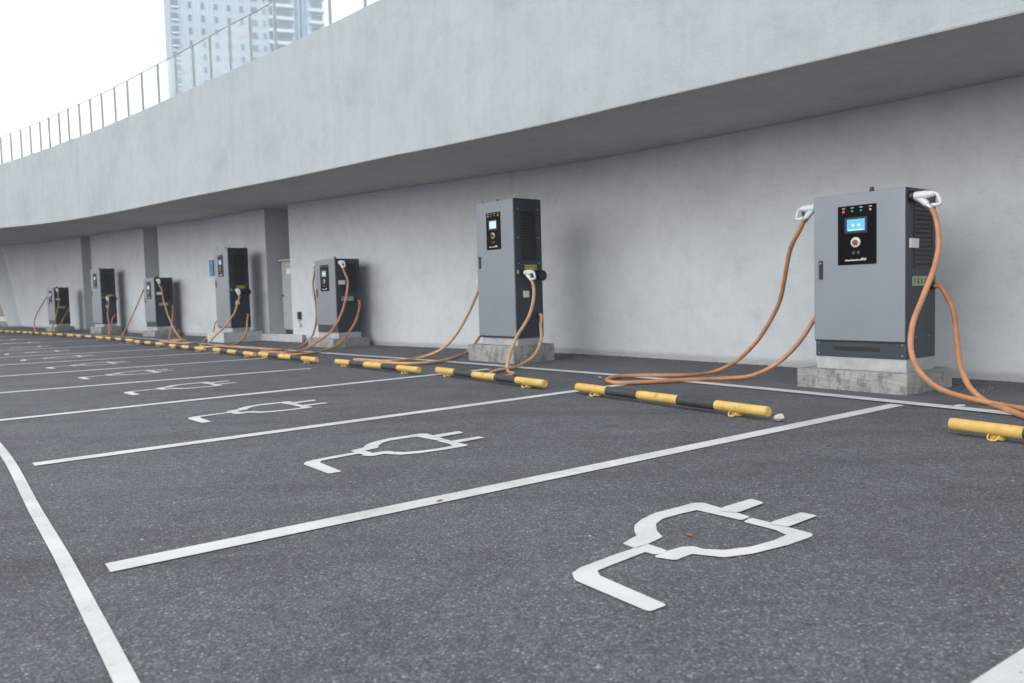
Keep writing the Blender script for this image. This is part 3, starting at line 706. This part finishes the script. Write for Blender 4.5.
m.build('charging_cable', M['hose_tan'], smooth=True, label='tan cable lying from behind the left of the tall cabinet by the blue sign', cat='charging cable', group='orange cables of the charging cabinets')

# ------------------------------------------------------------------ striped wheel stops
BARS = [((2.69, 4.705), (3.755, 2.865)), ((.599, 7.11), (1.778, 5.351)), ((-.924, 9.21), (.333, 7.39)), ((-2.445, 10.81), (-1.169, 9.279)), ((-4.259, 12.911), (-2.84, 11.224)), ((-5.671, 14.569), (-4.224, 12.723)), ((-7.32, 16.437), (-5.829, 14.658)), ((-9.184, 18.73), (-7.607, 16.899)),
        ((-11.218, 21.343), (-9.42, 19.15)), ((-13.40, 23.74), (-11.42, 21.52)), ((-15.70, 26.12), (-13.60, 23.92)), ((-17.6, 28.14), (-15.9, 26.33)), ((-19.45, 29.97), (-17.78, 28.30)), ((-21.4, 31.9), (-19.65, 30.15))]
BLAB = ['yellow and black wheel stop cut by the right edge of the picture', 'yellow and black wheel stop with a broken end beside a pale lump', 'yellow and black wheel stop in front of the second cabinet from the right',
        'yellow and black wheel stop between the second and third cabinets from the right', 'yellow and black wheel stop in front of the cabinet by the wall recess', 'yellow and black wheel stop touching the next one in front of the first wall recess',
        'yellow and black wheel stop in front of the tall cabinet by the blue sign', 'yellow and black wheel stop left of the tall cabinet by the blue sign'] 
ZB = .058; RP = .037; LB = 2.125
def make_stop():
    r = empty('wheel_stop', (0, 0, 0)); L = LB; f = [0, .185, .37, .575, .755, 1.0]   # local x from 0 to L
    f = [0, .20, .385, .60, .78, 1.0]
    p = MB().cyl((0, 0, ZB), (L, 0, ZB), RP, n=32, bev=.004).build('pipe', M['yellow'], r, smooth=True)
    for a, b in ((f[1], f[2]), (f[3], f[4])):
        MB().cyl((a*L, 0, ZB), (b*L, 0, ZB), RP+.0016, n=32).build('black_band', M['band'], r, smooth=True)
    for x in (.13*L, .87*L):
        m = MB()
        for y in (-1, 1):
            m.tube([(x-.035, y*.02, ZB-.03), (x-.032, y*.045, .028), (x-.022, y*.066, .006), (x+.022, y*.066, .006), (x+.032, y*.045, .028), (x+.025, y*.02, ZB-.035)], .0045, 8, .01)
            m.cyl((x, y*.066, 0), (x, y*.066, .014), .009, n=8)
        m.box(x-.035, -.015, 0, x+.035, .015, .028)
        m.build('bracket', M['yellow'], r)
    MB().cyl((-.0015, 0, ZB), (.0005, 0, ZB), RP-.006, n=28).build('end_cap', M['yellow'], r)
    MB().cyl((L-.0005, 0, ZB), (L+.0015, 0, ZB), RP-.006, n=28).build('end_cap', M['yellow'], r)
    return r
ps = make_stop()
for i, (a, b_) in enumerate(BARS):
    o = ps if i == 0 else copy_tree(ps)
    a, b_ = Vector(a), Vector(b_); d = b_-a; ang = math.atan2(d.y, d.x)
    o.location = (a.x, a.y, .005); o.rotation_euler = (0, 0, ang); k = d.length/LB; o.scale = (k, 1, 1)
    o.scale = (1, 1, 1)
    c = (a+b_)/2
    o.location = (c.x-d.normalized().x*LB/2, c.y-d.normalized().y*LB/2, .005)
    if i >= 8:
        o.location = (a.x, a.y, .005); o.scale = (d.length/LB, 1, 1)
    if i < len(BLAB): tag(o, BLAB[i], 'wheel stop', 'yellow and black wheel stops in a row')
    else: tag(o, ['far wheel stop just right of the coiled cable by the middle slot recess', 'far wheel stop in front of the gap between the middle and distant tall cabinets', 'far wheel stop in front of the distant tall cabinet', 'far wheel stop right in front of the farthest cabinet', 'far wheel stop just left of the farthest cabinet', 'last wheel stop at the left edge of the picture'][i-len(BLAB)], 'wheel stop', 'yellow and black wheel stops in a row')

# broken lump at the end of the nearest full stop
def rock(name, loc, size, mat, seed, **k):
    rnd = random.Random(seed); b = bmesh.new(); bmesh.ops.create_icosphere(b, subdivisions=2, radius=1)
    for v in b.verts: v.co *= 1+rnd.uniform(-.18, .18)
    for v in b.verts: v.co = Vector((v.co.x*size[0], v.co.y*size[1], max(v.co.z, -.75)*size[2]))
    m = MB(); m.add(b); o = m.build(name, mat, **k); o.location = loc; o.rotation_euler = (0, 0, rnd.uniform(0, 6)); return o
rock('broken_chunk', (1.835, 5.30, .028), (.042, .032, .028), M['cap'], 3, label='pale broken lump of concrete against the end of the wheel stop', cat='debris')
# scattered chips and dry leaves
rn = random.Random(5)
for x, y, s_, lab in [(.95, 8.376, .035, 'upper of the two white paint chips right of the second cabinet'), (1.02, 8.06, .03, 'lower of the two white paint chips right of the second cabinet'), (3.35, 5.75, .05, 'flat white chip on the dark apron right of the nearest cabinet')]:
    rock('litter_chip', (x, y, .009), (s_, s_*.5, .006), M['chip'], rn.random(), label=lab, cat='litter')
def leaf(x, y, a, lab):
    b = bmesh.new(); pr = [(u*.6, w_*.7) for u, w_ in [(0, 0), (.012, .009), (.03, .013), (.048, .007), (.06, 0), (.048, -.007), (.03, -.013), (.012, -.009)]]
    top = [b.verts.new((px, py, .006+.004*math.sin(px*60))) for px, py in pr]; lo = [b.verts.new((px, py, .0045+.004*math.sin(px*60))) for px, py in pr]
    b.faces.new(top); b.faces.new(lo[::-1])
    for i in range(8): b.faces.new((lo[i], lo[(i+1) % 8], top[(i+1) % 8], top[i]))
    bmesh.ops.recalc_face_normals(b, faces=b.faces[:])
    m = MB(); m.add(b); o = m.build('fallen_leaf', M['leaf'], label=lab, cat='leaf'); o.location = (x, y, 0); o.rotation_euler = (0, 0, a)
leaf(-.36, 3.42, .6, 'tiny dry brown leaf on the nearest long bay line, below the picture centre')
leaf(.655, 2.83, 2.0, 'small brown leaf fragment inside the nearest painted plug symbol')

# loose grit and crumbs collected along the foot of the wall
gb = bmesh.new(); rg = random.Random(11); Wc = spline([(x, y, 0) for x, y in WALLF], .1)
for k in range(900):
    i = rg.randrange(25, len(Wc)-1); t = (Wc[i+1]-Wc[i]).normalized(); n = Vector((t.y, -t.x, 0)); p = Wc[i]-n*(abs(rg.gauss(0, .16))+.012)
    r_ = rg.uniform(.003, .011); bb = bmesh.ops.create_icosphere(gb, subdivisions=1, radius=r_, matrix=Matrix.Translation((p.x, p.y, .004+r_*.4)))
    for v in bb['verts']: v.co += Vector((rg.uniform(-1, 1), rg.uniform(-1, 1), rg.uniform(-.5, .5)))*r_*.35
for px_, py_, sp in ((4.05, 6.75, .28), (3.95, 6.45, .16), (.72, 10.3, .18)):
    for k in range(90):
        r_ = rg.uniform(.003, .009); p = (px_+rg.gauss(0, sp*.5), py_+rg.gauss(0, sp*.5))
        bmesh.ops.create_icosphere(gb, subdivisions=1, radius=r_, matrix=Matrix.Translation((p[0], p[1], .004+r_*.4)))
m = MB(); m.add(gb); m.build('grit', simple('grit', (.13, .125, .12), .9, var=.5, scale=30), kind='stuff', label='loose grit along the foot of the concrete wall')

# ------------------------------------------------------------------ beyond the ramp: far wall and tower block
fw = MB().box(-75, 70, 0, -38, 71, 5.5).build('distant_wall', M['far'], label='distant dull wall seen under the ramp at the left edge', cat='wall')
MB().box(-75, 60, 0, -34, 60.4, .38, bev=.02).build('distant_barrier', M['farband'], label='low pale barrier far beyond the left end of the wall', cat='barrier')

tw = empty('tower_block', (-67.6, 200, 0), R(18), label='pale blue high-rise tower block behind the ramp', cat='building')
tw.scale = (.87, 1, 1); TH = 96
wl = MB().box(-19.5, 0, 0, 9.0, 22, TH)
wl.build('main_wall', M['facade'], tw)
rb = MB()
x = -19.3
while x < 8.9:
    rb.box(x, -.18, 0, x+.16, -.001, TH); x += 1.15
rb.build('facade_ribs', M['rib'], tw)
cols = [-16.6, -12.6, -9.1, -5.6, -2.1, 1.4, 4.8, 7.6]
for ci, cx_ in enumerate(cols):
    for r_ in range(16):
        z = 40+r_*3.15
        if z > 88: continue
        if ci == 0:
            f = MB().box(cx_-.9, -.5, z, cx_+.9, -.185, z+1.5).build('balcony', M['twin'], tw)
            MB().box(cx_-1.0, -.7, z-.4, cx_+1.0, -.181, z-.001).build('balcony_slab', M['tband'], f)
        else:
            w = .36 if ci not in (6,) else .9
            MB().box(cx_-w, -.26, z, cx_+w, -.185, z+1.45).build('window', M['peach'] if (ci, r_) in ((3, 6), (4, 6), (5, 9)) else M['twin'], tw)
MB().box(-8.5, -.24, 78.5, 9, -.183, 79.1).build('facade_band', M['twin'], tw)
# right hand bay with deep balconies, and a rounded glass stair bay
MB().box(9.003, 1.2, 0, 16.5, 22, TH).build('side_wing', M['facade'], tw)
for r_ in range(16):
    z = 42+r_*3.15
    if z > 90: continue
    MB().box(9.01, -.6, z, 16.0, 1.19, z+.8, bev=.03).build('balcony_slab', M['tband'], tw)
    MB().box(9.4, .9, z+.9, 15.6, 1.197, z+2.6).build('balcony_window', M['twin'], tw)
MB().cyl((18.2, 4.2, 0), (18.2, 4.2, TH), 2.6, n=28).build('stair_tower', M['tblue'], tw, smooth=True)
MB().box(20.0, 2.0, 0, 25.0, 20, TH-4).build('rear_wing', M['facade'], tw)
for r_ in range(16):
    z = 42+r_*3.15
    if z > 88: continue
    MB().box(20.85, .6, z, 25.4, 1.99, z+.8, bev=.03).build('balcony_slab', M['tband'], tw)
    MB().box(21.3, 1.9, z+.9, 24.6, 1.995, z+2.6).build('balcony_window', M['twin'], tw)

# ------------------------------------------------------------------ sky and light (overcast)
w = bpy.data.worlds.new('World'); sc.world = w; w.use_nodes = True
nt = w.node_tree; bg = nt.nodes['Background']
sky = nt.nodes.new('ShaderNodeTexSky'); sky.sky_type = 'NISHITA'; sky.sun_disc = False
SUN_EL, SUN_AZ = 16, -126     # azimuth measured from +Y, negative to the left
sky.sun_elevation = R(SUN_EL); sky.sun_rotation = R(SUN_AZ); sky.dust_density = 3; sky.air_density = 1
tc = nt.nodes.new('ShaderNodeTexCoord')
nz = nt.nodes.new('ShaderNodeTexNoise'); nz.inputs['Scale'].default_value = 1.4; nz.inputs['Detail'].default_value = 4
nt.links.new(tc.outputs['Generated'], nz.inputs['Vector'])
cr = nt.nodes.new('ShaderNodeValToRGB'); cr.color_ramp.elements[0].position = .3; cr.color_ramp.elements[0].color = (12.4, 12.8, 13.2, 1); cr.color_ramp.elements[1].position = .7; cr.color_ramp.elements[1].color = (15.2, 15.5, 15.8, 1)
nt.links.new(nz.outputs['Fac'], cr.inputs['Fac'])
mx = nt.nodes.new('ShaderNodeMix'); mx.data_type = 'RGBA'; mx.inputs[0].default_value = .9
nt.links.new(sky.outputs['Color'], mx.inputs[6]); nt.links.new(cr.outputs['Color'], mx.inputs[7])
nt.links.new(mx.outputs[2], bg.inputs['Color']); bg.inputs['Strength'].default_value = .11
sl = bpy.data.lights.new('sun', 'SUN'); sl.energy = 1.15; sl.angle = R(52); sl.color = (1, .995, .985)
so_ = bpy.data.objects.new('sun', sl); COL.objects.link(so_)
az, el = R(SUN_AZ), R(SUN_EL)
dirv = Vector((math.sin(az)*math.cos(el), math.cos(az)*math.cos(el), math.sin(el)))
so_.rotation_euler = dirv.to_track_quat('Z', 'Y').to_euler(); so_.location = (-10, 0, 20)

# ------------------------------------------------------------------ camera
cam = bpy.data.cameras.new('camera'); co = bpy.data.objects.new('camera', cam); COL.objects.link(co)
cam.sensor_width = 36; cam.lens = 770.57/1024*36; cam.clip_end = 2000; cam.clip_start = .05
p, r = .059024, -.026867
F = Vector((0, math.cos(p), -math.sin(p))); U0 = Vector((0, math.sin(p), math.cos(p))); R0 = Vector((1, 0, 0))
Rt = R0*math.cos(r)+U0*math.sin(r); Up = -R0*math.sin(r)+U0*math.cos(r)
mt_ = Matrix((Rt, Up, -F)).transposed().to_4x4(); mt_.translation = Vector((0, 0, .92))
co.matrix_world = mt_
cam.dof.use_dof = True; cam.dof.focus_distance = 4.6; cam.dof.aperture_fstop = 3.2
sc.camera = co
sc.view_settings.view_transform = 'Standard'; sc.view_settings.look = 'None'; sc.view_settings.gamma = 1
sc.view_settings.exposure = .40
sc.render.engine = 'CYCLES'

if HAZE:
    mh = bpy.data.materials.new('haze'); mh.use_nodes = True; n_ = mh.node_tree; n_.nodes.remove(n_.nodes['Principled BSDF'])
    pv = n_.nodes.new('ShaderNodeVolumePrincipled'); pv.inputs['Density'].default_value = .0011; pv.inputs['Color'].default_value = (.86, .91, .96, 1); pv.inputs['Anisotropy'].default_value = .2
    n_.links.new(pv.outputs[0], n_.nodes['Material Output'].inputs['Volume'])
    MB().box(-420, -220, -1, 420, 420, 100).build('haze', mh, kind='stuff')
